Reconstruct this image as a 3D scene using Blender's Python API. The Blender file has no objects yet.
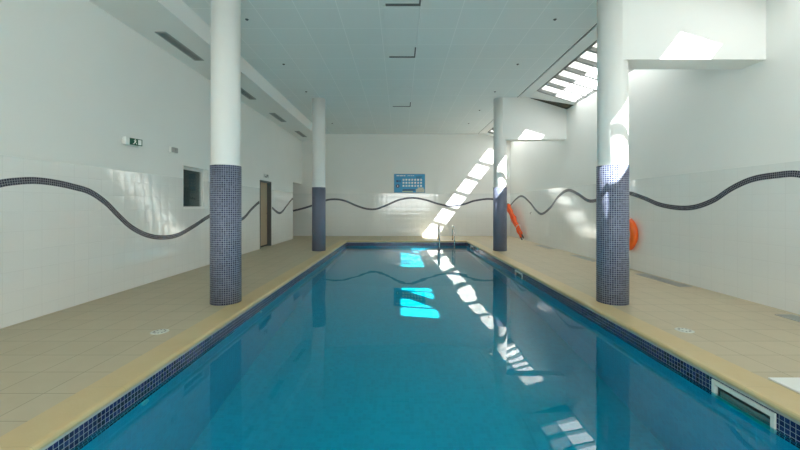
import bpy, bmesh, math, random
from mathutils import Vector, Matrix
random.seed(7)
S = bpy.context.scene
COL = S.collection
PI = math.pi

# ------------------------------------------------------------------ dimensions (metres)
XL, XR = -4.07, 4.60            # side walls
YB, YF = -3.6, 15.5             # wall behind the viewer, far wall
ZC = 4.25                       # ceiling
PXL, PXR, PYN, PYF = -1.89, 2.37, -2.6, 13.3   # pool opening (lip of the coping)
CW = 0.27                       # coping width
ZW = -0.165                     # water level
ZB = -1.80                      # pool bottom
TILE_TOP = 1.77
WAVE = 0.0020

# ------------------------------------------------------------------ material helpers
def newmat(name):
    m = bpy.data.materials.new(name); m.use_nodes = True
    nt = m.node_tree; nt.nodes.clear()
    out = nt.nodes.new('ShaderNodeOutputMaterial')
    return m, nt, out
def N(nt, t, **kw):
    n = nt.nodes.new(t)
    for k, v in kw.items(): setattr(n, k, v)
    return n
def L(nt, a, b): nt.links.new(a, b)
def principled(nt, out, col=(0.8,0.8,0.8), rough=0.5, metal=0.0, spec=0.5):
    p = N(nt, 'ShaderNodeBsdfPrincipled')
    p.inputs['Base Color'].default_value = (*col, 1)
    p.inputs['Roughness'].default_value = rough
    p.inputs['Metallic'].default_value = metal
    p.inputs['Specular IOR Level'].default_value = spec
    L(nt, p.outputs[0], out.inputs[0]); return p
def noise(nt, vec, scale, detail=3, rough=0.5):
    n = N(nt, 'ShaderNodeTexNoise'); n.inputs['Scale'].default_value = scale
    n.inputs['Detail'].default_value = detail; n.inputs['Roughness'].default_value = rough
    if vec is not None: L(nt, vec, n.inputs['Vector'])
    return n
def mixc(nt, fac, a, b, mode='MIX'):
    n = N(nt, 'ShaderNodeMix', data_type='RGBA', blend_type=mode)
    for sock, v in ((n.inputs[0], fac), (n.inputs[6], a), (n.inputs[7], b)):
        if hasattr(v, 'is_linked'): L(nt, v, sock)
        else: sock.default_value = v if not isinstance(v, tuple) else (*v, 1)
    return n.outputs[2]
def math_(nt, op, a, b=None, c=None):
    n = N(nt, 'ShaderNodeMath', operation=op)
    for i, v in enumerate((a, b, c)):
        if v is None: continue
        if hasattr(v, 'is_linked'): L(nt, v, n.inputs[i])
        else: n.inputs[i].default_value = v
    return n.outputs[0]
def coords(nt, kind, off=(0,0)):
    """2D coordinates in metres on the surface itself: yz, xz or xy of the place, or the mesh's own UV."""
    if kind == 'uv':
        n = N(nt, 'ShaderNodeUVMap'); src = n.outputs[0]; a, b = 'X', 'Y'
    else:
        n = N(nt, 'ShaderNodeNewGeometry'); src = n.outputs['Position']; a, b = kind[0].upper(), kind[1].upper()
    s = N(nt, 'ShaderNodeSeparateXYZ'); L(nt, src, s.inputs[0])
    c = N(nt, 'ShaderNodeCombineXYZ')
    L(nt, math_(nt, 'SUBTRACT', s.outputs[a], off[0]), c.inputs[0])
    L(nt, math_(nt, 'SUBTRACT', s.outputs[b], off[1]), c.inputs[1])
    return c.outputs[0]
def brick(nt, vec, w, h, mortar, c1, c2, cm, smooth=0.1):
    b = N(nt, 'ShaderNodeTexBrick'); b.offset = 0; b.squash = 1
    L(nt, vec, b.inputs['Vector'])
    b.inputs['Scale'].default_value = 1
    b.inputs['Brick Width'].default_value = w; b.inputs['Row Height'].default_value = h
    b.inputs['Mortar Size'].default_value = mortar; b.inputs['Mortar Smooth'].default_value = smooth
    b.inputs['Color1'].default_value = (*c1,1); b.inputs['Color2'].default_value = (*c2,1)
    b.inputs['Mortar'].default_value = (*cm,1)
    return b
def bump(nt, height, strength, dist, normal=None):
    n = N(nt, 'ShaderNodeBump'); n.inputs['Strength'].default_value = strength
    n.inputs['Distance'].default_value = dist; L(nt, height, n.inputs['Height'])
    if normal is not None: L(nt, normal, n.inputs['Normal'])
    return n.outputs[0]

def mat_plain(name, col, rough=0.5, metal=0.0, var=0.0, scale=6, spec=0.5, bmp=0.0):
    m, nt, out = newmat(name); p = principled(nt, out, col, rough, metal, spec)
    tc = N(nt, 'ShaderNodeTexCoord')
    nz = noise(nt, tc.outputs['Object'], scale, 4)
    if var > 0:
        d = tuple(c*(1-var) for c in col)
        L(nt, mixc(nt, nz.outputs['Fac'], d, tuple(min(1,c*(1+var)) for c in col)), p.inputs['Base Color'])
    if bmp > 0: L(nt, bump(nt, nz.outputs['Fac'], bmp, 0.01), p.inputs['Normal'])
    return m

def mat_wall(name, kind):
    """painted plaster above a dado of glossy white tiles"""
    m, nt, out = newmat(name)
    v = coords(nt, kind, (0.03, -0.07))
    b = brick(nt, v, 0.21, 0.21, 0.0022, (0.81,0.82,0.80), (0.80,0.81,0.79), (0.74,0.75,0.73), 0.3)
    pt = principled(nt, out, rough=0.03, spec=0.95)
    L(nt, b.outputs['Color'], pt.inputs['Base Color'])
    n1 = noise(nt, v, 9.0, 2); n2 = noise(nt, v, 46.0, 1)
    # every tile is laid at its own slight tilt: a height that ramps across the tile, different in each
    wn = N(nt, 'ShaderNodeTexWhiteNoise', noise_dimensions='2D')
    fl = N(nt, 'ShaderNodeVectorMath', operation='FLOOR')
    dv = N(nt, 'ShaderNodeVectorMath', operation='DIVIDE'); L(nt, v, dv.inputs[0]); dv.inputs[1].default_value = (0.21,0.21,1)
    L(nt, dv.outputs[0], fl.inputs[0]); L(nt, fl.outputs[0], wn.inputs['Vector'])
    sub = N(nt, 'ShaderNodeVectorMath', operation='SUBTRACT'); L(nt, wn.outputs['Color'], sub.inputs[0]); sub.inputs[1].default_value = (0.5,0.5,0.5)
    dt = N(nt, 'ShaderNodeVectorMath', operation='DOT_PRODUCT'); L(nt, sub.outputs[0], dt.inputs[0]); frv = N(nt, 'ShaderNodeVectorMath', operation='FRACTION'); L(nt, dv.outputs[0], frv.inputs[0]); L(nt, frv.outputs[0], dt.inputs[1])
    # pillowed tile face
    fr = N(nt, 'ShaderNodeVectorMath', operation='FRACTION'); L(nt, dv.outputs[0], fr.inputs[0])
    sp = N(nt, 'ShaderNodeSeparateXYZ'); L(nt, fr.outputs[0], sp.inputs[0])
    px = math_(nt, 'POWER', math_(nt, 'ABSOLUTE', math_(nt, 'SUBTRACT', sp.outputs[0], 0.5)), 2.0)
    py = math_(nt, 'POWER', math_(nt, 'ABSOLUTE', math_(nt, 'SUBTRACT', sp.outputs[1], 0.5)), 2.0)
    pil = math_(nt, 'MULTIPLY', math_(nt, 'ADD', px, py), -0.0028)
    h = math_(nt, 'ADD', math_(nt, 'MULTIPLY', dt.outputs['Value'], 0.0020), pil)
    h = math_(nt, 'ADD', h, math_(nt, 'MULTIPLY', n1.outputs['Fac'], 0.0003))
    h = math_(nt, 'ADD', h, math_(nt, 'MULTIPLY', n2.outputs['Fac'], 0.0006))
    h = math_(nt, 'SUBTRACT', h, math_(nt, 'MULTIPLY', b.outputs['Fac'], 0.0003))
    L(nt, bump(nt, h, 1.0, 1.0), pt.inputs['Normal'])
    pp = N(nt, 'ShaderNodeBsdfPrincipled'); pp.inputs['Roughness'].default_value = 0.75
    nb = noise(nt, v, 1.2, 4)
    L(nt, mixc(nt, nb.outputs['Fac'], (0.82,0.82,0.79), (0.86,0.86,0.835)), pp.inputs['Base Color'])
    L(nt, bump(nt, noise(nt, v, 60, 3).outputs['Fac'], 0.15, 0.004), pp.inputs['Normal'])
    g = N(nt, 'ShaderNodeNewGeometry'); s = N(nt, 'ShaderNodeSeparateXYZ'); L(nt, g.outputs['Position'], s.inputs[0])
    f = math_(nt, 'GREATER_THAN', s.outputs['Z'], TILE_TOP)
    mx = N(nt, 'ShaderNodeMixShader'); L(nt, f, mx.inputs[0]); L(nt, pt.outputs[0], mx.inputs[1]); L(nt, pp.outputs[0], mx.inputs[2])
    L(nt, mx.outputs[0], out.inputs[0]); return m

def mat_mosaic(name, kind, size, cols, grout, rough=0.15, mortar=0.0022, off=(0,0), spec=0.5):
    m, nt, out = newmat(name); v = coords(nt, kind, off)
    p = principled(nt, out, rough=rough, spec=spec)
    b = brick(nt, v, size, size, mortar, (0,0,0), (1,1,1), (0.5,0.5,0.5), 0.1)
    wn = N(nt, 'ShaderNodeTexWhiteNoise', noise_dimensions='2D')
    dv = N(nt, 'ShaderNodeVectorMath', operation='DIVIDE'); L(nt, v, dv.inputs[0]); dv.inputs[1].default_value = (size,size,1)
    fl = N(nt, 'ShaderNodeVectorMath', operation='FLOOR'); L(nt, dv.outputs[0], fl.inputs[0]); L(nt, fl.outputs[0], wn.inputs['Vector'])
    cr = N(nt, 'ShaderNodeValToRGB'); cr.color_ramp.interpolation = 'CONSTANT'
    while len(cr.color_ramp.elements) < len(cols): cr.color_ramp.elements.new(0.5)
    for i, c in enumerate(cols):
        cr.color_ramp.elements[i].position = i/len(cols); cr.color_ramp.elements[i].color = (*c,1)
    L(nt, wn.outputs['Value'], cr.inputs[0])
    L(nt, mixc(nt, b.outputs['Fac'], cr.outputs[0], grout), p.inputs['Base Color'])
    L(nt, bump(nt, math_(nt, 'MULTIPLY', b.outputs['Fac'], -1), 0.6, 0.0015), p.inputs['Normal'])
    return m

def mat_floor():
    m, nt, out = newmat('beige_floor_tile'); v = coords(nt, 'xy', (3.2, 2.16))
    b = brick(nt, v, 0.328, 0.32, 0.0038, (0.54,0.455,0.32), (0.50,0.42,0.29), (0.25,0.215,0.145), 0.2)
    p = principled(nt, out, rough=0.5, spec=0.35)
    nz = noise(nt, v, 5, 5, 0.6); nz2 = noise(nt, v, 80, 3)
    c = mixc(nt, 0.35, b.outputs['Color'], mixc(nt, nz.outputs['Fac'], (0.38,0.33,0.22), (0.57,0.50,0.36)))
    L(nt, c, p.inputs['Base Color'])
    h = math_(nt, 'SUBTRACT', math_(nt, 'MULTIPLY', nz2.outputs['Fac'], 0.3), b.outputs['Fac'])
    L(nt, bump(nt, h, 0.4, 0.002), p.inputs['Normal'])
    return m

def mat_coping():
    m, nt, out = newmat('sandstone_coping'); v = coords(nt, 'xy', (0, 0.13))
    p = principled(nt, out, rough=0.42, spec=0.4)
    nz = noise(nt, v, 2.3, 5, 0.6)
    c = mixc(nt, nz.outputs['Fac'], (0.52,0.38,0.175), (0.63,0.505,0.295))
    g = N(nt, 'ShaderNodeNewGeometry'); s = N(nt, 'ShaderNodeSeparateXYZ'); L(nt, g.outputs['Position'], s.inputs[0])
    fr = math_(nt, 'FRACT', math_(nt, 'DIVIDE', s.outputs['Y'], 0.64))
    j = math_(nt, 'LESS_THAN', fr, 0.007)
    L(nt, mixc(nt, math_(nt, 'MULTIPLY', j, 0.35), c, (0.33,0.28,0.17)), p.inputs['Base Color'])
    L(nt, bump(nt, noise(nt, v, 45, 4).outputs['Fac'], 0.25, 0.003), p.inputs['Normal'])
    return m

def mat_ceiling():
    m, nt, out = newmat('ceiling_tile'); v = coords(nt, 'xy', (0.315, 5.65))
    b = brick(nt, v, 0.63, 0.635, 0.006, (0.78,0.81,0.80), (0.76,0.79,0.78), (0.92,0.93,0.92), 0.2)
    p = principled(nt, out, rough=0.6)
    nz = noise(nt, v, 1.3, 3)
    L(nt, mixc(nt, math_(nt,'MULTIPLY', nz.outputs['Fac'], 0.25), b.outputs['Color'], (0.70,0.76,0.75)), p.inputs['Base Color'])
    L(nt, bump(nt, noise(nt, v, 90, 3).outputs['Fac'], 0.15, 0.002), p.inputs['Normal'])
    return m

def mat_water():
    m, nt, out = newmat('pool_water')
    rf = N(nt, 'ShaderNodeBsdfRefraction'); rf.inputs['Roughness'].default_value = 0.0; rf.inputs['IOR'].default_value = 1.333
    rf.inputs['Color'].default_value = (0.08, 0.93, 0.97, 1)
    gl = N(nt, 'ShaderNodeBsdfGlossy'); gl.inputs['Roughness'].default_value = 0.0
    fr = N(nt, 'ShaderNodeFresnel'); fr.inputs['IOR'].default_value = 1.333
    mx = N(nt, 'ShaderNodeMixShader'); L(nt, fr.outputs[0], mx.inputs[0]); L(nt, rf.outputs[0], mx.inputs[1]); L(nt, gl.outputs[0], mx.inputs[2])
    L(nt, mx.outputs[0], out.inputs[0])
    return m

def mat_glass(name, tint=(0.95,0.97,0.97), ior=1.45):
    m, nt, out = newmat(name)
    lw = N(nt, 'ShaderNodeLayerWeight'); lw.inputs['Blend'].default_value = 0.5
    fres = math_(nt, 'MULTIPLY_ADD', math_(nt, 'POWER', lw.outputs['Facing'], 5.0), 0.9, 0.04)
    tr = N(nt, 'ShaderNodeBsdfTransparent'); tr.inputs[0].default_value = (*tint,1)
    gl = N(nt, 'ShaderNodeBsdfGlossy'); gl.inputs['Roughness'].default_value = 0.0
    mx = N(nt, 'ShaderNodeMixShader'); L(nt, fres, mx.inputs[0]); L(nt, tr.outputs[0], mx.inputs[1]); L(nt, gl.outputs[0], mx.inputs[2])
    L(nt, mx.outputs[0], out.inputs[0]); return m

def mat_translucent():
    m, nt, out = newmat('opal_roof_panel')
    a = N(nt, 'ShaderNodeBsdfTranslucent'); a.inputs[0].default_value = (0.44,0.45,0.44,1)
    b = N(nt, 'ShaderNodeBsdfDiffuse'); b.inputs[0].default_value = (0.85,0.87,0.87,1)
    mx = N(nt, 'ShaderNodeMixShader'); mx.inputs[0].default_value = 0.25
    L(nt, a.outputs[0], mx.inputs[1]); L(nt, b.outputs[0], mx.inputs[2]); L(nt, mx.outputs[0], out.inputs[0]); return m

def mat_grille(name, kind, pitch, c1, c2):
    m, nt, out = newmat(name); p = principled(nt, out, c1, 0.4, 0.2)
    g = N(nt, 'ShaderNodeNewGeometry'); s = N(nt, 'ShaderNodeSeparateXYZ'); L(nt, g.outputs['Position'], s.inputs[0])
    f = math_(nt, 'GREATER_THAN', math_(nt, 'FRACT', math_(nt, 'DIVIDE', s.outputs[kind], pitch)), 0.5)
    L(nt, mixc(nt, f, c1, c2), p.inputs['Base Color']); return m

M = {}
M['wall_yz'] = mat_wall('white_tile_and_plaster_side', 'yz')
M['wall_xz'] = mat_wall('white_tile_and_plaster_end', 'xz')
M['plaster'] = mat_plain('white_plaster', (0.83,0.83,0.81), 0.75, var=0.02, scale=2, bmp=0.05)
M['column'] = mat_plain('column_paint', (0.80,0.80,0.78), 0.6, var=0.02, scale=3, bmp=0.03)
M['floor'] = mat_floor(); M['coping'] = mat_coping(); M['ceiling'] = mat_ceiling(); M['water'] = mat_water()
blues = [(0.030,0.043,0.10),(0.045,0.06,0.13),(0.065,0.08,0.165),(0.022,0.032,0.08),(0.04,0.058,0.135),(0.09,0.105,0.19)]
M['col_mosaic'] = mat_mosaic('slate_blue_mosaic', 'uv', 0.02685, blues, (0.38,0.41,0.48), 0.42, 0.0027, spec=0.3)
M['wave_mosaic'] = mat_mosaic('navy_wave_mosaic', 'uv', 0.026, [(0.018,0.021,0.040),(0.026,0.030,0.055),(0.038,0.042,0.07),(0.02,0.024,0.05)], (0.30,0.31,0.34), 0.2, 0.0020)
navy = [(0.006,0.013,0.06),(0.009,0.018,0.08),(0.005,0.011,0.05),(0.012,0.024,0.10)]
M['band_yz'] = mat_mosaic('navy_waterline_mosaic_side', 'yz', 0.033, navy, (0.34,0.38,0.44), 0.15, 0.0015, (0,-0.060))
M['band_xz'] = mat_mosaic('navy_waterline_mosaic_end', 'xz', 0.033, navy, (0.34,0.38,0.44), 0.15, 0.0015, (0,-0.060))
aqua = [(0.02,0.47,0.61),(0.025,0.50,0.64),(0.018,0.44,0.58)]
M['pool_yz'] = mat_mosaic('aqua_pool_mosaic_side', 'yz', 0.05, aqua, (0.025,0.50,0.64), 0.3, 0.003)
M['pool_xz'] = mat_mosaic('aqua_pool_mosaic_end', 'xz', 0.05, aqua, (0.025,0.50,0.64), 0.3, 0.003)
M['pool_xy'] = mat_mosaic('aqua_pool_mosaic_bottom', 'xy', 0.05, aqua, (0.025,0.50,0.64), 0.3, 0.003)
M['grout'] = mat_plain('pale_grout', (0.42,0.43,0.38), 0.8)
M['white_plastic'] = mat_plain('white_plastic', (0.78,0.79,0.76), 0.35)
M['old_white'] = mat_plain('weathered_white_plastic', (0.62,0.64,0.58), 0.45, var=0.08)
M['dark_inside'] = mat_plain('dark_skimmer_inside', (0.10,0.16,0.15), 0.7)
M['steel'] = mat_plain('polished_steel', (0.62,0.62,0.60), 0.16, 1.0)
M['orange'] = mat_plain('orange_plastic', (0.86,0.14,0.012), 0.4, var=0.06)
M['orange_cloth'] = mat_plain('orange_fabric', (0.88,0.12,0.02), 0.7, var=0.12, scale=14, bmp=0.4)
M['black'] = mat_plain('black_rubber', (0.02,0.02,0.022), 0.5)
M['dark_grey'] = mat_plain('dark_grey_metal', (0.09,0.095,0.095), 0.45)
M['mid_grey'] = mat_plain('grey_metal', (0.36,0.37,0.365), 0.45)
M['tan'] = mat_plain('tan_door_laminate', (0.46,0.36,0.245), 0.5, var=0.04)
M['green'] = mat_plain('green_sign', (0.0,0.10,0.055), 0.35)
M['white_paint'] = mat_plain('white_sign_paint', (0.85,0.87,0.85), 0.5)
M['board_blue'] = mat_plain('blue_board', (0.012,0.30,0.58), 0.35, var=0.12, scale=3)
M['board_dark'] = mat_plain('dark_blue_print', (0.008,0.03,0.12), 0.4)
M['board_pale'] = mat_plain('pale_board_photo', (0.55,0.56,0.50), 0.4, var=0.3, scale=18)
M['board_green'] = mat_plain('yellow_green_print', (0.5,0.62,0.35), 0.4)
M['rafter'] = mat_plain('grey_rafter_paint', (0.20,0.21,0.205), 0.6)
M['gap_shade'] = mat_plain('painted_gap_shade', (0.07,0.06,0.04), 0.8)  # dark colour standing in for shade inside gaps and hollows
M['glass'] = mat_glass('roof_glass')
M['win_glass'] = mat_glass('window_glass', (0.75,0.82,0.82))
M['opal'] = mat_translucent()
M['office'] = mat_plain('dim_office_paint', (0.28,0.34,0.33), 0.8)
M['vent_slats'] = mat_grille('ceiling_vent_slats', 'X', 0.024, (0.30,0.31,0.28), (0.05,0.055,0.05))
M['floor_slats'] = mat_grille('floor_grille_slats', 'Y', 0.03, (0.36,0.37,0.33), (0.16,0.165,0.15))

# ------------------------------------------------------------------ geometry helpers
def add_box(bm, x0, x1, y0, y1, z0, z1, mi=0):
    vs = [bm.verts.new((x,y,z)) for z in (z0,z1) for y in (y0,y1) for x in (x0,x1)]
    for idx in ((0,2,3,1),(4,5,7,6),(0,1,5,4),(2,6,7,3),(0,4,6,2),(1,3,7,5)):
        f = bm.faces.new([vs[i] for i in idx]); f.material_index = mi
def add_tube(bm, pts, r, seg=12, caps=True):
    pts = [Vector(p) for p in pts]; rings = []
    up = None
    for i, p in enumerate(pts):
        t = (pts[min(i+1,len(pts)-1)] - pts[max(i-1,0)]).normalized()
        if up is None: up = t.orthogonal().normalized()
        up = (up - t*up.dot(t)).normalized(); s = t.cross(up)
        rr = r[i] if isinstance(r, (list,tuple)) else r
        rings.append([bm.verts.new(p + (up*math.cos(a)+s*math.sin(a))*rr) for a in (2*PI*k/seg for k in range(seg))])
    for a, b in zip(rings, rings[1:]):
        for k in range(seg): 
            f = bm.faces.new((a[k], a[(k+1)%seg], b[(k+1)%seg], b[k])); f.smooth = True
    if caps:
        bm.faces.new(list(reversed(rings[0]))); bm.faces.new(rings[-1])
def add_lathe(bm, prof, seg=48, uv=None):
    """prof = (r, z) list around the z axis; uv layer in metres"""
    rings = [[(bm.verts.new((r*math.cos(2*PI*k/seg), r*math.sin(2*PI*k/seg), z)) if r > 0 else None) for k in range(seg)] for r, z in prof]
    for i,(r,z) in enumerate(prof):
        if r <= 0:
            c = bm.verts.new((0,0,z)); rings[i] = [c]*seg
    for i in range(len(prof)-1):
        for k in range(seg):
            k2 = (k+1) % seg
            q = []
            for v in (rings[i][k], rings[i][k2], rings[i+1][k2], rings[i+1][k]):
                if v not in q: q.append(v)
            if len(q) < 3: continue
            f = bm.faces.new(q); f.smooth = abs(prof[i][0]-prof[i+1][0]) < 0.03
            if uv is not None:
                R = max(p[0] for p in prof)
                for l in f.loops:
                    a = k if l.vert in (rings[i][k], rings[i+1][k]) else k+1
                    l[uv].uv = (a/seg*2*PI*R, l.vert.co.z)
def obj(name, bm, mats, parent=None, loc=None, recalc=True, bevel=0.0):
    if recalc: bmesh.ops.recalc_face_normals(bm, faces=bm.faces)
    me = bpy.data.meshes.new(name); bm.to_mesh(me); bm.free()
    for m in (mats if isinstance(mats, (list,tuple)) else [mats]): me.materials.append(M[m])
    o = bpy.data.objects.new(name, me); COL.objects.link(o)
    if parent is not None: o.parent = parent
    if loc is not None: o.location = loc
    if bevel > 0:
        b = o.modifiers.new('bevel', 'BEVEL'); b.width = bevel; b.segments = 2; b.limit_method = 'ANGLE'
    return o
def box(name, dims, mat, parent=None, bevel=0.0):
    bm = bmesh.new(); add_box(bm, *dims); return obj(name, bm, mat, parent, bevel=bevel)
def tag(o, label, cat, group=None, kind=None):
    o['label'] = label; o['category'] = cat
    if group: o['group'] = group
    if kind: o['kind'] = kind
    return o
def thing(name, label, cat, loc=(0,0,0), group=None, rz=0):
    o = bpy.data.objects.new(name, None); COL.objects.link(o); o.location = loc; o.rotation_euler = (0,0,rz)
    o.empty_display_size = 0.1
    return tag(o, label, cat, group)
def struct(o): o['kind'] = 'structure'; return o
def dup(root, loc, label, rz=None):
    r = root.copy(); COL.objects.link(r); r.location = loc; r['label'] = label
    if rz is not None: r.rotation_euler = (0,0,rz)
    for ch in list(root.children):
        c = ch.copy(); COL.objects.link(c); c.parent = r
        for g in ch.children:
            d = g.copy(); COL.objects.link(d); d.parent = c
    return r
def slab_with_holes(bm, axis, t0, t1, u0, u1, v0, v1, holes, mi=0):
    """a slab of thickness t0..t1 along axis ('x','y','z') in the plane of the other two, with rectangular holes (u0,u1,v0,v1)"""
    us = sorted({u0,u1,*[h[0] for h in holes],*[h[1] for h in holes]})
    us = [u for u in us if u0 <= u <= u1]
    for a, b in zip(us, us[1:]):
        mid = (a+b)/2; cuts = sorted([(h[2],h[3]) for h in holes if h[0] < mid < h[1]])
        z = v0; spans = []
        for c0, c1 in cuts:
            if c0 > z: spans.append((z, c0))
            z = max(z, c1)
        if z < v1: spans.append((z, v1))
        for s0, s1 in spans:
            if axis == 'x': add_box(bm, t0, t1, a, b, s0, s1, mi)
            elif axis == 'y': add_box(bm, a, b, t0, t1, s0, s1, mi)
            else: add_box(bm, a, b, s0, s1, t0, t1, mi)

# ------------------------------------------------------------------ room shell
WIN = (6.99, 7.89, 1.19, 2.01)
DOOR = (10.80, 11.74, 0.0, 2.01)
PASS = (14.15, YF, 0.0, 2.16)
bm = bmesh.new()
slab_with_holes(bm, 'x', XL-0.11, XL, YB, YF, 0, ZC, [WIN, DOOR, PASS])
wall_left = struct(obj('wall_left', bm, 'wall_yz'))
bm = bmesh.new(); add_box(bm, XR, XR+0.25, YB, YF, -0.05, 3.93)
wall_right = struct(obj('wall_right', bm, 'wall_yz'))
bm = bmesh.new(); add_box(bm, -6.6, XR+0.25, YF, YF+0.25, -0.05, ZC+0.3)
wall_far = struct(obj('wall_far', bm, 'wall_xz'))
# wall behind the viewer with one wide window, unseen and added as fill light
bm = bmesh.new(); slab_with_holes(bm, 'y', YB-0.2, YB, XL-0.11, XR+0.25, -0.05, ZC+0.3, [(-1.6,3.2,0.7,3.4)])
wall_back = struct(obj('wall_back', bm, 'wall_xz'))
wg = struct(box('fill_window', (-1.6,3.2,YB-0.06,YB-0.05,0.7,3.4), 'glass'))
bm = bmesh.new()
for x in (-1.6, -0.6, 0.5, 1.72, 3.14): add_box(bm, x, x+0.06, YB-0.1, YB-0.02, 0.7, 3.4)
for z in (0.7, 3.34): add_box(bm, -1.54, 3.14, YB-0.098, YB-0.022, z, z+0.06)
obj('window_frame', bm, 'white_plastic', wg)
# floor: around the pool and into the side passage
bm = bmesh.new()
slab_with_holes(bm, 'z', -0.12, 0.0, XL-0.11, XR+0.25, YB-0.2, YF+0.1, [(PXL-CW, PXR+CW, PYN-CW, PYF+CW)])
add_box(bm, -6.6, XL-0.11, 13.7, YF+0.1, -0.12, 0.0)
struct(obj('floor', bm, 'floor'))
# side passage walls
bm = bmesh.new(); add_box(bm, -6.7, -6.6, 13.7, YF, 0, 2.5); add_box(bm, -6.6, XL-0.111, 13.7, 13.8, 0, 2.5)
struct(obj('wall_passage', bm, 'plaster'))
struct(box('ceiling_passage', (-6.7, XL-0.111, 13.7, YF, 2.5, 2.6), 'plaster'))
# ceiling with three shallow recesses
HATCH = [(-0.265,0.31,3.65,5.58), (-0.265,0.31,5.64,7.52), (-0.27,0.32,9.40,11.24)]
bm = bmesh.new(); slab_with_holes(bm, 'z', ZC, ZC+0.06, XL-0.11, 3.23, YB, YF, HATCH)
add_box(bm, XL-0.11, 3.23, YB, YF, ZC+0.10, ZC+0.3, 1)  # void over the recesses coloured dark as its shade
add_box(bm, XL-0.11, XL-0.05, YB, YF, ZC+0.06, ZC+0.10)
struct(obj('ceiling', bm, ['ceiling','gap_shade']))
HL = ['suspended ceiling recess nearest the camera, cut off by the top edge', 'long recessed ceiling panel in mid ceiling with painted shade at its far edge', 'short recess with painted shade edge in the far ceiling above the blue board']
for h, lb in zip(HATCH, HL):
    o = box('ceiling_hatch', (h[0]+0.002,h[1]-0.004,h[2]+0.004,h[3]-0.03,ZC-0.004,ZC+0.03), 'ceiling'); tag(o, lb, 'ceiling panel', 'recessed ceiling panels')
    bm = bmesh.new(); add_box(bm, h[0]+0.05, h[1]-0.03, h[3]-0.075, h[3]-0.01, ZC-0.008, ZC-0.004); add_box(bm, h[1]-0.03, h[1]-0.004, h[3]-0.5, h[3]-0.01, ZC-0.008, ZC-0.004); obj('painted_shadow_edge', bm, 'dark_grey', o)  # dark strips paint the shade along the recess edges
# bulkhead along the left wall
struct(box('trim_1', (XL, -3.18, YB, YF, 3.94, ZC), 'plaster'))
# shadow gap and plaster band beside the roof light
struct(box('trim_2', (3.23, 3.27, YB, YF, ZC+0.02, ZC+0.3), 'dark_grey'))
struct(box('trim_3', (3.27, 3.55, YB, YF, ZC, ZC+0.3), 'plaster'))

# ------------------------------------------------------------------ wave of mosaic on the walls
def catmull(P, n=10):
    out = []
    for i in range(len(P)-1):
        p0, p1, p2, p3 = P[max(i-1,0)], P[i], P[i+1], P[min(i+2,len(P)-1)]
        # non-uniform hermite with finite differences in u
        def slope(a,b,c): return ((c[1]-a[1])/(c[0]-a[0])) if c[0] != a[0] else 0
        m1, m2 = slope(p0,p1,p2), slope(p1,p2,p3); h = p2[0]-p1[0]
        for k in range(n):
            t = k/n; t2=t*t; t3=t2*t
            out.append((p1[0]+h*t, (2*t3-3*t2+1)*p1[1]+(t3-2*t2+t)*h*m1+(-2*t3+3*t2)*p2[1]+(t3-t2)*h*m2))
    out.append(P[-1]); return out
def wave(pts, wall, place, u0, u1):
    C = [p for p in catmull(pts) if u0 <= p[0] <= u1]
    # resample by length
    bm = bmesh.new(); uv = bm.loops.layers.uv.new('UVMap')
    W, T = 0.039, 0.004; s = 0; prev = None; rings = []
    for i, p in enumerate(C):
        a, b = C[max(i-1,0)], C[min(i+1,len(C)-1)]
        t = Vector((b[0]-a[0], b[1]-a[1])).normalized(); n = Vector((-t.y, t.x))
        if prev is not None: s += math.hypot(p[0]-prev[0], p[1]-prev[1])
        prev = p; q = Vector(p)
        A, B = q-n*W, q+n*W
        rings.append((s, [bm.verts.new(place(A.x, A.y, 0)), bm.verts.new(place(A.x, A.y, T)), bm.verts.new(place(B.x, B.y, T)), bm.verts.new(place(B.x, B.y, 0))]))
    for (s0, a), (s1, b) in zip(rings, rings[1:]):
        for k in range(3):
            f = bm.faces.new((a[k], b[k], b[k+1], a[k+1]))
            vv = [0, 0, 0.078, 0.078]
            for l in f.loops:
                ss = s0 if l.vert in a else s1; idx = (a if l.vert in a else b).index(l.vert)
                l[uv].uv = (ss, vv[idx])
    return obj('mosaic_wave', bm, 'wave_mosaic', wall)
EYE = 1.25; F = 372.0
def side(pts, X): return [(X*F/abs(x-400), EYE + X*(206-y)/abs(x-400)) for x, y in pts]
WL = side([(0,183.6),(20,181),(36,180.6),(56,183),(74,187),(90,192),(106,203),(118.3,215.5),(131,227),(146.6,235),(162,237.5),(177.7,235),(193,226.6),(208.8,216.4)], 4.07)
WL = [(1.3,0.8),(2.2,0.75),(3.1,1.25)] + WL + [(8.4,1.12),(9.0,0.92)] + side([(242.4,218.8),(252,208.6),(260,201.8)], 4.07) + [(11.25,1.36)] + side([(271,207),(280,213)], 4.07) + [(13.4,1.27),(14.1,1.53),(14.6,1.5)]
pl = lambda u, z, t: (XL+t, u, z)
wave(WL, wall_left, pl, 1.3, 10.80); wave(WL, wall_left, pl, 11.74, 14.15)
WRp = side([(510,205.7),(515.8,199.3),(522,196.2),(530.2,202.8),(536,210.2),(541.8,213.9),(550.5,207.5),(558,197),(568,190.2),(578,194),(588,200.5),(596,200.5)], 4.60)
WRp = WRp + side([(612,196)],4.60) + side([(628,193.2),(644,198),(660,204.6),(680,207.9),(696,206.8),(714,200),(732,188.3),(752,179.4),(776,175.2),(800,174.4)], 4.60)
WRp = sorted(WRp, key=lambda p: p[0]); WRp = [(1.4,0.9),(2.4,0.8),(3.3,1.25)] + [p for p in WRp if p[0] > 4.0] + [(15.5,1.27)]
WRp = sorted(set(WRp)); 
pr = lambda u, z, t: (XR-t, u, z)
wave(WRp, wall_right, pr, 1.4, YF)
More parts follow.
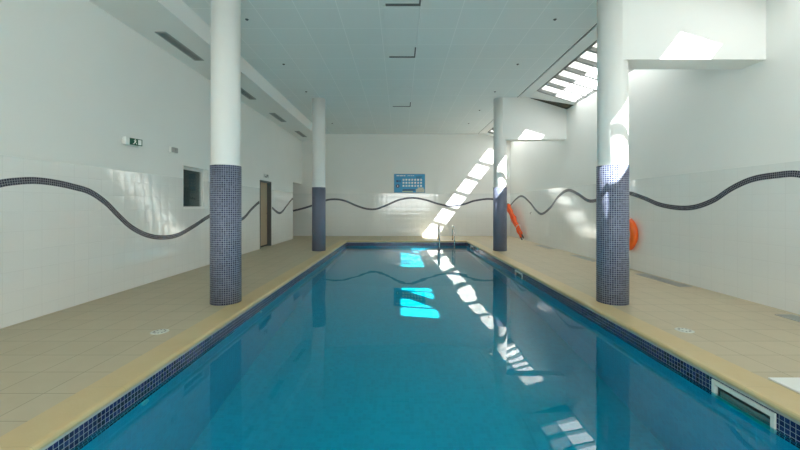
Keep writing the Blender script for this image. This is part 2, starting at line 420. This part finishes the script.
WFp = [((x-400)/24.0, EYE+(206-y)/24.0) for x, y in [(270,211),(284,212),(294,210.6),(309.6,206.4),(326.5,200.2),(336,199.3),(345.5,201),(356,205.5),(366.6,208.8),(376,209),(385.6,205.6),(400,199.6),(413,197.9),(426,200),(438,203.8),(450.8,206),(463.8,204.2),(475.3,200.6),(492.7,199.2),(506.3,204.5),(509.6,205.5)]]
pf = lambda u, z, t: (u, YF-t, z)
wave(WFp, wall_far, pf, -6, 4.6)

# ------------------------------------------------------------------ window, door in the left wall
w = struct(bpy.data.objects.new('window_2', None)); COL.objects.link(w); w.location = (0,0,0)
y0,y1,z0,z1 = WIN
bm = bmesh.new(); slab_with_holes(bm, 'x', XL-0.16, XL-0.10, y0-0.03, y1+0.03, z0-0.03, z1+0.03, [(y0+0.045,y1-0.06,z0+0.05,z1-0.05)])
obj('window_frame', bm, 'white_plastic', w)
box('window_pane', (XL-0.14,XL-0.13,y0+0.045,y1-0.06,z0+0.05,z1-0.05), 'win_glass', w)
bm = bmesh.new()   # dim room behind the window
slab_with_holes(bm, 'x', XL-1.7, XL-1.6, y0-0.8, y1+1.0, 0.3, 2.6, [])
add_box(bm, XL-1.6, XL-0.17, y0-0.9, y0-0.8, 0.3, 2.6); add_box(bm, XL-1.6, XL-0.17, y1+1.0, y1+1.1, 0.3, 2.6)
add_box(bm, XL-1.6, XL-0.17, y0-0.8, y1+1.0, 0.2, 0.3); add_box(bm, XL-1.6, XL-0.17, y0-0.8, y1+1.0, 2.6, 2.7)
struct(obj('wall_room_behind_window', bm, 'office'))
c = box('filing_cabinet', (XL-1.58,XL-1.15,7.55,8.25,0.301,1.52), 'mid_grey', bevel=0.01)
tag(c, 'grey cabinet standing in the dim room behind the small window', 'cabinet')

d = struct(bpy.data.objects.new('door_1', None)); COL.objects.link(d)
y0,y1,z0,z1 = DOOR
bm = bmesh.new()
slab_with_holes(bm, 'x', XL-0.16, XL+0.012, y0, y1, 0, z1, [(y0+0.035,y1-0.04,0,z1-0.04)])
obj('door_frame', bm, 'dark_grey', d)
lf = box('door_leaf', (XL-0.15,XL-0.11,y0+0.037,y1-0.042,0.05,z1-0.042), 'tan', d)
bm = bmesh.new(); add_tube(bm, [(XL-0.11,y1-0.13,1.02),(XL-0.06,y1-0.13,1.02),(XL-0.06,y1-0.25,1.02)], 0.010, 8); obj('door_handle', bm, 'steel', lf)
bm = bmesh.new(); add_box(bm, XL-0.20,XL-0.16,y0,y1,-0.02,z1); add_box(bm, XL-0.16,XL-0.11,y0,y1,-0.02,0.0); obj('threshold', bm, 'black', d)

# ------------------------------------------------------------------ beams on the right
for (ya, yb, lb) in ((4.674,5.02,'near white beam from the near right column to the wall, broad face catching a sun patch'),
                     (10.274,10.60,'far white beam joining the far right column to the right wall'),
                     (-0.95,-0.62,'white beam over the pool side behind the camera')):
    bm = bmesh.new()
    for (x0,x1,zz0,zz1) in ((2.78,XR,3.092,3.93),(2.78,3.55,3.93,ZC)): add_box(bm, x0, x1, ya, yb, zz0, zz1)
    # sloped top under the roof light
    v = [bm.verts.new(p) for p in ((3.55,ya,3.93),(XR,ya,3.93),(3.55,ya,ZC),(3.55,yb,3.93),(XR,yb,3.93),(3.55,yb,ZC))]
    bm.faces.new((v[0],v[1],v[2])); bm.faces.new((v[3],v[5],v[4])); bm.faces.new((v[1],v[4],v[5],v[2]))
    tag(obj('ceiling_beam', bm, 'plaster'), lb, 'beam', 'white cross beams on the right')

# ------------------------------------------------------------------ roof light, bay by bay
def zs(x): return ZC + (3.93-ZC)*(x-3.55)/(XR-3.55)
def slab_slope(bm, x0, x1, y0, y1, up0, up1, xe=None):
    vs = [bm.verts.new((x,y,zs(x)+u)) for u in (up0,up1) for y in (y0,y1) for x in (x0,x1)]
    for idx in ((0,2,3,1),(4,5,7,6),(0,1,5,4),(2,6,7,3),(0,4,6,2),(1,3,7,5)): bm.faces.new([vs[i] for i in idx])
XM = 4.08; P = 0.51
bays = [(-0.62, 4.674, 4.15, 4, 'roof light of the nearest bay above the near right poolside'),
        (5.02, 10.274, 9.69, 7, 'sloping roof light of the middle bay between the two white beams'),
        (10.60, YF, 15.14, 8, 'farthest sloping roof light beyond the far right column'),
        (YB, -0.95, -1.3, 4, 'roof light of the bay behind the camera')]
n_trim = 4
for (ya, yb, ge, n, lb) in bays:
    gs = ge - P*n
    bm = bmesh.new()
    slab_slope(bm, 3.55, XR+0.25, ya-0.01, gs-0.02, 0.0, 0.12); slab_slope(bm, 3.55, XR+0.25, ge+0.02, yb+0.01, 0.0, 0.12)
    struct(obj('trim_%d' % n_trim, bm, 'plaster')); n_trim += 1
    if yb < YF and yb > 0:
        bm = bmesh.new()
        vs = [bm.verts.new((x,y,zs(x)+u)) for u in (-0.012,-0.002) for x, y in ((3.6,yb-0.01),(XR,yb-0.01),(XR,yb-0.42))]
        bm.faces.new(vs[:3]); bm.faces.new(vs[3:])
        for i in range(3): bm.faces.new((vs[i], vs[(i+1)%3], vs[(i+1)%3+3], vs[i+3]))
        struct(obj('trim_%d' % n_trim, bm, 'gap_shade')); n_trim += 1  # thin dark wedge painted in for the shade of the hollow beside the beam
    t = thing('skylight', lb, 'skylight', (3.55, gs, ZC), 'glazed roof lights along the right wall')
    inv = Matrix.Translation((-3.55, -gs, -ZC))
    def put(name, bm, mat):
        bmesh.ops.transform(bm, matrix=inv, verts=bm.verts); return obj(name, bm, mat, t)
    bm = bmesh.new(); slab_slope(bm, 3.55, 3.60, gs, ge, 0.0, 0.13); slab_slope(bm, XR+0.01, XR+0.25, gs, ge, 0.0, 0.096)
    slab_slope(bm, 3.60, XR+0.01, gs-0.02, gs+0.02, 0.0, 0.12); slab_slope(bm, 3.60, XR+0.01, ge-0.02, ge+0.02, 0.0, 0.12)
    slab_slope(bm, XM-0.006, XM+0.006, gs+0.02, ge-0.02, 0.085, 0.11)
    put('frame', bm, 'rafter')
    for k in range(1, n):
        y = gs + P*k; bm = bmesh.new(); slab_slope(bm, 3.60, XR+0.01, y-0.028, y+0.028, 0.0, 0.09); put('rafter', bm, 'rafter')
    for k in range(n):
        a, b = gs+P*k+0.028, gs+P*(k+1)-0.028
        bm = bmesh.new(); slab_slope(bm, 3.60, XM-0.006, a, b, 0.09, 0.095); put('opal_panel', bm, 'opal')
        bm = bmesh.new(); slab_slope(bm, XM+0.006, XR+0.01, a, b, 0.09, 0.096); put('glass_pane', bm, 'glass')

# ------------------------------------------------------------------ columns
def make_column(loc, label):
    t = thing('column', label, 'column', loc, 'round columns beside the pool')
    bm = bmesh.new(); add_lathe(bm, [(0,0.0),(0.178,0.0),(0.178,ZC),(0,ZC)], 64); obj('shaft', bm, 'column', t)
    bm = bmesh.new(); uv = bm.loops.layers.uv.new('UVMap')
    add_lathe(bm, [(0.179,0.0),(0.188,0.0),(0.188,TILE_TOP),(0.179,TILE_TOP)], 96, uv); obj('mosaic_cladding', bm, 'col_mosaic', t)
    return t
c0 = make_column((-2.27,4.85,0), 'near left round column, white above blue mosaic, standing beside the left coping')
dup(c0, (-2.28,10.45,0), 'far left round column, white over blue mosaic, before the side passage', rz=1)
dup(c0, (2.77,4.85,0), 'near right round column carrying the large sunlit beam, orange lifebuoy behind it', rz=2)
dup(c0, (2.81,10.45,0), 'far right round column with sunlit white top beside the orange stretcher', rz=3)

# ------------------------------------------------------------------ pool
pool = thing('swimming_pool', 'long rectangular indoor pool with sandstone coping and navy waterline tiles', 'pool', (0,0,0))
WO = 0.022   # pool wall face sits behind the lip
SK = [(2.36,2.84),(7.25,7.70),(12.1,12.55)]
# coping swept round the opening
def loop_at(off, z): return [(PXL-off,PYN-off,z),(PXR+off,PYN-off,z),(PXR+off,PYF+off,z),(PXL-off,PYF+off,z)]
prof = [(CW,-0.05),(CW,0.002),(0.03,0.006),(0.013,0.002),(0.003,-0.008),(0.0,-0.020),(0.003,-0.032),(0.012,-0.040),(0.03,-0.042),(0.03,-0.05)]
bm = bmesh.new(); loops = [[bm.verts.new(p) for p in loop_at(o_, z_)] for o_, z_ in prof]
for i in range(len(loops)):
    a, b = loops[i], loops[(i+1) % len(loops)]
    for k in range(4): bm.faces.new((a[k], a[(k+1)%4], b[(k+1)%4], b[k]))
obj('coping', bm, 'coping', pool)
bm = bmesh.new()  # pale joint under the coping
for (o0,o1,za,zb) in ((0.020,0.05,-0.060,-0.042),):
    A = [[bm.verts.new(p) for p in loop_at(o_, z_)] for o_, z_ in ((o0,za),(o0,zb),(o1,zb),(o1,za))]
    for i in range(4):
        a, b = A[i], A[(i+1)%4]
        for k in range(4): bm.faces.new((a[k], a[(k+1)%4], b[(k+1)%4], b[k]))
obj('joint', bm, 'grout', pool)
xl, xr, yn, yf = PXL-WO, PXR+WO, PYN-WO, PYF+WO
ZT0 = -0.255
def ringwalls(z0, z1, my, mx, name, inset=0.0, holes=[]):
    bm = bmesh.new()
    add_box(bm, xl-0.15, xl+inset, yn-0.15, yf+0.15, z0, z1, 0)
    slab_with_holes(bm, 'x', xr-inset, xr+0.15, yn-0.15, yf+0.15, z0, z1, holes, 0)
    add_box(bm, xl+inset, xr-inset, yf-inset, yf+0.15, z0, z1, 1); add_box(bm, xl+inset, xr-inset, yn-0.15, yn+inset, z0, z1, 1)
    return obj(name, bm, [my, mx], pool)
ringwalls(ZT0, -0.060, 'band_yz', 'band_xz', 'waterline_tiles', 0.004, [(a,b,-0.24,-0.075) for a,b in SK])
bm = bmesh.new()
add_box(bm, xl-0.15, xl, yn-0.15, yf+0.15, ZB, ZT0, 0); add_box(bm, xr, xr+0.15, yn-0.15, yf+0.15, ZB, ZT0, 0)
add_box(bm, xl, xr, yf, yf+0.15, ZB, ZT0, 1); add_box(bm, xl, xr, yn-0.15, yn, ZB, ZT0, 1)
add_box(bm, xl-0.15, xr+0.15, yn-0.15, yf+0.15, ZB-0.1, ZB, 2)
# broad steps in the near right corner, under water
obj('basin', bm, ['pool_yz','pool_xz','pool_xy'], pool)
def ripple(x, y):
    h = 0
    for (kx, ky, ph, a) in RIP: h += a*math.sin(kx*x+ky*y+ph)
    return h
RIP = []
for k in range(14):
    lam = 0.35*(1.22**k); th = random.uniform(0, 2*PI); RIP.append((2*PI/lam*math.cos(th), 2*PI/lam*math.sin(th), random.uniform(0, 2*PI), WAVE*min(1,lam/0.9)*lam/(2*PI)))
nx, ny = 85, 320
gx = [xl-0.01+(xr-xl+0.02)*i/nx for i in range(nx+1)]; gy = [yn-0.01+(yf-yn+0.02)*i/ny for i in range(ny+1)]
bm = bmesh.new(); G = [[bm.verts.new((x,y,ZW+ripple(x,y))) for x in gx] for y in gy]
for j_ in range(ny):
    for i_ in range(nx):
        f = bm.faces.new((G[j_][i_],G[j_][i_+1],G[j_+1][i_+1],G[j_+1][i_])); f.smooth = True
low = {}
rim = G[0] + [r_[-1] for r_ in G[1:]] + G[-1][-2::-1] + [r_[0] for r_ in G[-2:0:-1]]
lowr = [bm.verts.new((v.co.x, v.co.y, ZB-0.01)) for v in rim]
for k in range(len(rim)):
    bm.faces.new((rim[k], lowr[k], lowr[(k+1)%len(rim)], rim[(k+1)%len(rim)]))
bm.faces.new(list(reversed(lowr)))
water = tag(obj('pool_water', bm, 'water'), 'calm clear blue-green water filling the pool, reflecting columns and far wall', 'water', kind='stuff')

water.cycles.is_caustics_caster = True
for o in pool.children: o.cycles.is_caustics_receiver = True
# skimmers
SL = ['nearest white skimmer mouth in the right pool wall, lower right of picture', 'middle white skimmer mouth in the right pool wall between the right columns', 'farthest small skimmer mouth in the right pool wall near the ladder end']
for (a, b), lb in zip(SK, SL):
    t = thing('skimmer', lb, 'skimmer', (xr, (a+b)/2, -0.16), 'skimmers in the right pool wall')
    h = (b-a)/2
    bm = bmesh.new(); slab_with_holes(bm, 'x', -0.016, 0.010, -h, h, -0.085, 0.092, [(-h+0.03,h-0.03,-0.06,0.058)]); obj('frame', bm, 'old_white', t, bevel=0.003)
    bm = bmesh.new()
    add_box(bm, 0.13, 0.14, -h, h, -0.08, 0.085); add_box(bm, 0.010, 0.13, -h, h, 0.078, 0.085); add_box(bm, 0.010, 0.13, -h, h, -0.08, -0.073)
    add_box(bm, 0.010, 0.13, -h+0.005, -h+0.015, -0.075, 0.075); add_box(bm, 0.010, 0.13, h-0.015, h-0.005, -0.075, 0.075)
    obj('throat', bm, 'dark_inside', t)
    bm = bmesh.new(); add_box(bm, 0.02, 0.03, -h+0.04, h-0.04, -0.06, 0.02); obj('flap', bm, 'dark_inside', t)
# return inlets in the left pool wall
IL = ['nearest round white water inlet just under the left waterline tiles', 'second round water inlet in the left pool wall, level with the near left column', 'third round water inlet in the left pool wall', 'fourth round water inlet in the left pool wall before the far left column']
for y, lb in zip((2.78,5.1,7.4,9.7), IL):
    bm = bmesh.new(); add_lathe(bm, [(0,0.012),(0.016,0.012),(0.018,0.004),(0.022,0.014),(0.036,0.012),(0.042,0.0),(0,0)], 24)
    bmesh.ops.rotate(bm, verts=bm.verts, matrix=Matrix.Rotation(PI/2, 3, 'Y'))
    tag(obj('pool_inlet', bm, 'white_plastic', loc=(xl, y, -0.30)), lb, 'water inlet', 'inlets in the left pool wall')

# ladder at the far end
lad = thing('pool_ladder', 'stainless steel pool ladder with two curved handrails at the far end', 'ladder', (1.66, PYF, 0))
for sx in (-0.265, 0.265):
    pts = [(sx,0.33,0.0),(sx,0.33,0.22)]
    for k in range(0, 9):
        a = PI*k/8; pts.append((sx, 0.08+0.25*math.cos(a), 0.32+0.24*math.sin(a)))
    pts += [(sx,-0.17,0.1),(sx,-0.14,-0.4),(sx,-0.10,-1.0)]
    bm = bmesh.new(); add_tube(bm, pts, 0.025, 12); hr = obj('handrail', bm, 'steel', lad)
    bm = bmesh.new(); add_lathe(bm, [(0,0.012),(0.028,0.012),(0.05,0.002),(0.05,0.0),(0,0.0)], 20)
    for v in bm.verts: v.co += Vector((sx,0.33,0.002))
    obj('foot_flange', bm, 'steel', hr)
for z in (-0.35,-0.62,-0.9):
    box('rung', (-0.245,0.245,-0.17,-0.10,z,z+0.025), 'steel', lad)

# ------------------------------------------------------------------ ceiling fittings
def make_vent(loc, label):
    t = thing('ceiling_vent', label, 'vent', loc, 'linear vents in the left bulkhead')
    bm = bmesh.new(); slab_with_holes(bm, 'z', -0.012, 0.0, -0.085, 0.085, -0.56, 0.56, [(-0.062,0.062,-0.535,0.535)]); obj('frame', bm, 'mid_grey', t)
    bm = bmesh.new(); add_box(bm, -0.062, 0.062, -0.535, 0.535, -0.004, -0.0005); obj('backing', bm, 'dark_grey', t)
    for k in range(5):
        x = -0.05+0.025*k; bm = bmesh.new(); add_box(bm, x-0.003, x+0.003, -0.535, 0.535, -0.011, -0.004); obj('slat', bm, 'mid_grey', t)
    return t
VL = ['large linear vent in the left bulkhead nearest the camera', 'second linear vent in the left bulkhead, just right of the near left column', 'third linear vent in the left bulkhead', 'fourth, farthest linear vent in the left bulkhead, by the far left column', 'linear vent of the left bulkhead above the camera']
v0 = make_vent((-3.70, 6.3, 3.94), VL[0])
for y, lb in ((8.80,VL[1]),(11.3,VL[2]),(13.9,VL[3])): dup(v0, (-3.70, y, 3.94), lb)
def make_grille(loc, label):
    t = thing('floor_grille', label, 'grille', loc, 'floor grilles along the right wall')
    bm = bmesh.new(); slab_with_holes(bm, 'z', 0.0, 0.006, -0.10, 0.10, -0.55, 0.55, [(-0.085,0.085,-0.535,0.535)]); obj('frame', bm, 'mid_grey', t)
    bm = bmesh.new(); add_box(bm, -0.085, 0.085, -0.535, 0.535, 0.0005, 0.0045); obj('slats', bm, 'floor_slats', t)
    return t
GL = ['nearest grey floor grille at the right picture edge by the wall', 'second grey floor grille along the right wall, right of the near column', 'third grey floor grille along the right wall, left of the near right column', 'fourth, farthest grey floor grille before the orange stretcher']
g0 = make_grille((4.40, 3.72, 0), GL[0])
for y, lb in ((6.3,GL[1]),(8.9,GL[2]),(11.35,GL[3])): dup(g0, (4.42, y, 0), lb)
# small dark spots in the ceiling
rows = ['first', 'second', 'third', 'fourth', 'fifth']
for sidename, X in (('left', -2.46), ('right', 2.49)):
    for y, r_ in zip((5.98,7.87,9.76,11.65,13.5), rows):
        bm = bmesh.new(); add_lathe(bm, [(0,-0.016),(0.016,-0.016),(0.020,-0.010),(0.026,-0.005),(0.029,0.0),(0,0)], 20)
        tag(obj('ceiling_sensor', bm, 'dark_grey', loc=(X, y, ZC)), 'small dark round ceiling fitting, %s from the camera in the %s row' % (r_, sidename), 'ceiling fitting', 'small round fittings on the ceiling')

# ------------------------------------------------------------------ exit sign, alarm sounder, door label
ex = thing('exit_sign', 'white emergency light box with a green running man exit sign, high on left wall', 'sign', (XL, 5.57, 2.21))
bm = bmesh.new(); add_box(bm, 0, 0.075, -0.14, 0.14, -0.06, 0.06); hs = obj('housing', bm, 'white_plastic', ex, bevel=0.02)
pan = box('sign_panel', (0.075,0.085,-0.095,0.095,-0.05,0.05), 'green', ex, bevel=0.003); pan.rotation_euler = (0,0,-0.35); pan.location = (0.028,0.045,0)
def quad2(bm, pts, x0, x1):
    a = [bm.verts.new((x0,y,z)) for y,z in pts]; b = [bm.verts.new((x1,y,z)) for y,z in pts]
    bm.faces.new(a); bm.faces.new(list(reversed(b)))
    for i in range(len(pts)): bm.faces.new((a[i], a[(i+1)%len(pts)], b[(i+1)%len(pts)], b[i]))
bm = bmesh.new(); x0,x1 = 0.085,0.087
quad2(bm, [(-0.02,0.028),(-0.006,0.028),(-0.006,0.040),(-0.02,0.040)], x0, x1)
quad2(bm, [(-0.035,0.022),(0.0,0.024),(0.004,0.016),(-0.012,-0.008),(-0.026,-0.004),(-0.022,0.012)], x0, x1)
quad2(bm, [(-0.026,-0.004),(-0.014,-0.006),(-0.028,-0.036),(-0.046,-0.036),(-0.046,-0.028),(-0.034,-0.028)], x0, x1)
quad2(bm, [(-0.018,-0.006),(-0.008,-0.006),(0.012,-0.02),(0.012,-0.036),(0.004,-0.036),(0.002,-0.024)], x0, x1)
quad2(bm, [(0.03,0.038),(0.08,0.038),(0.08,-0.038),(0.03,-0.038)], x0, x1)
obj('running_man', bm, 'white_paint', pan)
al = thing('alarm_sounder', 'small grey twin wall sounder box above and left of the window', 'alarm', (XL, 6.66, 2.25))
for yy in (-0.045, 0.045):
    box('sounder', (0,0.05,yy-0.04,yy+0.04,-0.045,0.045), 'mid_grey', al, bevel=0.008)
box('base', (0,0.03,-0.10,0.10,-0.055,0.06), 'white_plastic', al, bevel=0.005)
lbp = thing('door_sign', 'small white plate with black lettering above the tan door', 'sign', (XL, 11.32, 2.16))
box('plate', (0,0.008,-0.22,0.22,-0.065,0.065), 'white_plastic', lbp)
bm = bmesh.new()
for (ya,yb,za,zb) in ((-0.15,-0.115,-0.045,0.045),(-0.115,-0.03,-0.045,-0.015),(0.0,0.035,-0.045,0.045),(0.035,0.12,0.015,0.045),(0.035,0.09,-0.02,0.0),(0.125,0.15,-0.045,0.045)):
    add_box(bm, 0.008, 0.010, ya, yb, za, zb)
obj('lettering', bm, 'black', lbp)
for (nm, x, y, z, lb) in (('wall_hook', XR-0.02, 13.0, 1.01, 'tiny dark hook on the right wall above the floor near the stretcher'),):
    bm = bmesh.new(); add_tube(bm, [(0.02,0,0.02),(-0.01,0,0.02),(-0.03,0,0.0),(-0.03,0,-0.03),(-0.01,0,-0.04)], 0.008, 8)
    tag(obj(nm, bm, 'dark_grey', loc=(x,y,z)), lb, 'hook')

# ------------------------------------------------------------------ blue information board on the far wall
bd = thing('information_board', 'blue board with rows of white pictograms on the far wall', 'sign', (0.395, YF-0.02, 2.19))
W2, H2 = 0.64, 0.385
box('panel', (-W2,W2,0.0,0.02,-H2,H2), 'board_blue', bd)
bm = bmesh.new(); slab_with_holes(bm, 'y', -0.006, 0.02, -W2-0.012, W2+0.012, -H2-0.012, H2+0.012, [(-W2,W2,-H2,H2)]); obj('frame', bm, 'mid_grey', bd)
def plates(name, mat, L_, d=0.003, parent=bd):
    bm = bmesh.new()
    for (a,b,c_,e) in L_: add_box(bm, a, b, -d, 0.0, c_, e)
    return obj(name, bm, mat, parent)
for q in [(-0.54,-0.42,0.305,0.335),(-0.40,-0.26,0.305,0.335),(-0.24,-0.17,0.305,0.335)] + [(x,x+0.05,0.31,0.33) for x in (-0.08,-0.01,0.07,0.14)]: plates('title_mark', 'white_paint', [q])
for q in [(0.27,0.52,0.26,0.28),(0.27,0.46,0.225,0.24),(-0.29,0.25,-0.30,-0.25),(-0.55,-0.45,0.06,0.13),(-0.42,-0.37,0.06,0.13)]: plates('dark_mark', 'board_dark', [q])
for r_ in range(3):
    for k in range(7):
        x = -0.25 + 0.122*k; z = 0.15 - 0.125*r_
        pc = plates('pictogram', 'white_paint', [(x-0.036,x+0.036,z-0.038,z+0.038)])
        if (r_*7+k) % 3 == 0: plates('mark', 'board_dark', [(x-0.03,x+0.01,z-0.012,z+0.006)], 0.005, pc)
        elif (r_*7+k) % 3 == 1: plates('mark', 'board_green', [(x-0.014,x+0.028,z-0.022,z+0.0)], 0.005, pc)
plates('photo_strip', 'board_pale', [(0.27,0.62,-0.37,-0.23),(0.34,0.58,-0.23,-0.17)])
plates('footer', 'board_green', [(-0.30,0.14,-0.36,-0.32)])
bm = bmesh.new(); add_lathe(bm, [(0,0.004),(0.075,0.004),(0.075,0),(0,0)], 24); bmesh.ops.rotate(bm, verts=bm.verts, matrix=Matrix.Rotation(PI/2,3,'X'))
for v in bm.verts: v.co += Vector((-0.49,0,-0.11))
rd = obj('round_emblem', bm, 'board_dark', bd)
plates('emblem_mark', 'white_paint', [(-0.505,-0.475,-0.15,-0.07)], 0.006, rd)

# ------------------------------------------------------------------ lifebuoy on the right wall
lb_ = thing('lifebuoy', 'orange ring lifebuoy hanging on the right wall behind the near right column', 'lifebuoy', (XR-0.07, 7.46, 0.70))
def torus(bm, R, r, a0, a1, n, seg=16, rr=1.0):
    rings = []
    closed = abs(a1-a0-2*PI) < 1e-6
    for i in range(n if closed else n+1):
        a = a0+(a1-a0)*i/n; c, s_ = math.cos(a), math.sin(a)
        rings.append([bm.verts.new((r*0.8*rr*math.sin(b), (R+r*rr*math.cos(b))*c, (R+r*rr*math.cos(b))*s_)) for b in (2*PI*k/seg for k in range(seg))])
    m_ = len(rings)
    for i in range(m_ if closed else m_-1):
        A, B = rings[i], rings[(i+1)%m_]
        for k in range(seg):
            f = bm.faces.new((A[k],A[(k+1)%seg],B[(k+1)%seg],B[k])); f.smooth = True
bm = bmesh.new(); torus(bm, 0.26, 0.080, 0, 2*PI, 64); rg = obj('ring', bm, 'orange', lb_)
for a in (112,292):
    bm = bmesh.new(); torus(bm, 0.26, 0.080, math.radians(a-7), math.radians(a+7), 6, rr=1.03); obj('white_band', bm, 'white_plastic', lb_)
bm = bmesh.new(); pts = []
for k in range(65):
    a = 2*PI*k/64; sag = 0.345+0.012*math.cos(4*(a-PI/4)); pts.append((-0.0, -sag*math.cos(a)*-1, sag*math.sin(a)))
add_tube(bm, pts, 0.006, 6, caps=False); obj('grab_rope', bm, 'orange', lb_)
bm = bmesh.new(); add_tube(bm, [(0.065,0,0.40),(0.0,0,0.40),(-0.02,0,0.36)], 0.01, 8); tag(obj('lifebuoy_hook', bm, 'steel', loc=(XR-0.065,7.46,0.70)), 'steel hook above the orange lifebuoy', 'hook')

# ------------------------------------------------------------------ folded orange stretcher leaning in the far right corner
A = Vector((4.50, 13.62, 0.03)); B = Vector((4.40, 15.25, 1.30))
st = thing('folded_stretcher', 'folded orange stretcher with black grips leaning in the far right corner', 'stretcher', A)
D = B-A; Ln = D.length; dz = D.normalized(); sx = Vector((1,0,0)); sx = (sx - dz*sx.dot(dz)).normalized(); sy = dz.cross(sx)
def P3(u, a, b): return dz*u + sx*a + sy*b
for b in (-0.075, 0.075):
    bm = bmesh.new(); add_tube(bm, [P3(0.0,0,b), P3(Ln,0,b)], 0.017, 10); pole = obj('pole', bm, 'steel', st)
    bm = bmesh.new(); add_tube(bm, [P3(-0.01,0,b), P3(0.17,0,b)], 0.026, 10); obj('grip', bm, 'black', pole)
    bm = bmesh.new()   # padded fabric rolled round each pole
    pts, rr = [], []
    for k in range(21):
        u = 0.18 + (Ln-0.30)*k/20; pts.append(P3(u, 0.012*math.sin(k*1.3), b*(1.0+0.12*math.sin(k*0.7)))); rr.append(0.036 + 0.030*(k/20)**0.7 + 0.007*math.sin(k*2.1))
    add_tube(bm, pts, rr, 12); obj('fabric_roll', bm, 'orange_cloth', st)
for u in (0.62, 1.15):
    bm = bmesh.new(); add_tube(bm, [P3(u,0.085*math.cos(t),0.165*math.sin(t)) for t in (2*PI*k/24 for k in range(25))], 0.014, 6, caps=False); obj('strap', bm, 'white_plastic' if u < 1 else 'orange_cloth', st)
bm = bmesh.new(); add_tube(bm, [P3(Ln-0.08,0,-0.11), P3(Ln-0.02,0,-0.04), P3(Ln-0.02,0,0.04), P3(Ln-0.08,0,0.11)], 0.02, 8); obj('top_strap', bm, 'black', st)

# ------------------------------------------------------------------ floor drains and white board
def make_drain(loc, label):
    t = thing('floor_drain', label, 'drain', loc, 'round floor drains beside the coping')
    bm = bmesh.new(); add_lathe(bm, [(0,0.004),(0.07,0.004),(0.082,0.001),(0.082,0.0),(0,0)], 32); rim = obj('cover', bm, 'old_white', t)
    bm = bmesh.new()
    for k in range(10):
        a = 2*PI*k/10; x, y = 0.05*math.cos(a), 0.05*math.sin(a); add_box(bm, x-0.008, x+0.008, y-0.008, y+0.008, 0.004, 0.0046)
    obj('drain_holes', bm, 'dark_grey', t)
    return t
d0 = make_drain((2.86,3.74,0.0), 'round white drain cover in the right floor beside the coping')
dup(d0, (-2.39,3.70,0.0), 'round white drain cover in the left floor beside the coping')
tag(box('white_board', (2.66,3.35,1.9,2.69,0.0,0.012), 'white_plastic', bevel=0.004), 'flat white board lying on the right floor at the lower right edge', 'board')

# ------------------------------------------------------------------ light: sun and sky through the roof light
W = bpy.data.worlds.new('world'); S.world = W; W.use_nodes = True
bg = W.node_tree.nodes['Background']; bg.inputs[0].default_value = (1.0,0.985,0.96,1); bg.inputs[1].default_value = 7.4
sd = bpy.data.lights.new('sun', 'SUN'); sd.energy = 31; sd.cycles.is_caustics_light = True; sd.angle = math.radians(0.55); sd.color = (1.0,0.97,0.92)
so = bpy.data.objects.new('sun', sd); COL.objects.link(so)
so.rotation_euler = Vector((-0.93,1.0,-1.22)).to_track_quat('-Z','Y').to_euler(); so.location = (9,-2,9)
def portal(name, loc, sx_, sy_, direction):
    l = bpy.data.lights.new(name, 'AREA'); l.shape = 'RECTANGLE'; l.size = sx_; l.size_y = sy_; l.cycles.is_portal = True
    o = bpy.data.objects.new(name, l); COL.objects.link(o); o.location = loc
    o.rotation_euler = Vector(direction).to_track_quat('-Z','Y').to_euler(); return o
for (ya, yb, ge, n, lb) in bays:
    gs = ge-P*n
    l = bpy.data.lights.new('portal', 'AREA'); l.shape = 'RECTANGLE'; l.size = 1.35; l.size_y = ge-gs+0.1; l.cycles.is_portal = True
    o = bpy.data.objects.new('portal', l); COL.objects.link(o); o.location = (4.06,(gs+ge)/2,zs(4.06)+0.16)
    o.rotation_euler = (0, math.atan2(ZC-3.93, XR-3.55), 0)
portal('portal_back', (0.8,YB-0.12,2.05), 4.8, 2.7, (0,1,0))

# ------------------------------------------------------------------ camera and colour
cd = bpy.data.cameras.new('camera'); cam = bpy.data.objects.new('camera', cd); COL.objects.link(cam)
cam.location = (0, 0, EYE); cam.rotation_euler = (PI/2, 0, 0)
cd.sensor_width = 36; cd.lens = 36*F/800; cd.shift_y = -19/800; cd.clip_start = 0.05
S.camera = cam
S.view_settings.view_transform = 'Standard'; S.view_settings.look = 'None'; S.view_settings.gamma = 1; S.view_settings.exposure = 0.2
S.view_settings.use_curve_mapping = False
S.cycles.max_bounces = 14; S.cycles.diffuse_bounces = 8; S.cycles.glossy_bounces = 6; S.cycles.transparent_max_bounces = 24
S.cycles.sample_clamp_indirect = 20; S.cycles.use_denoising = True
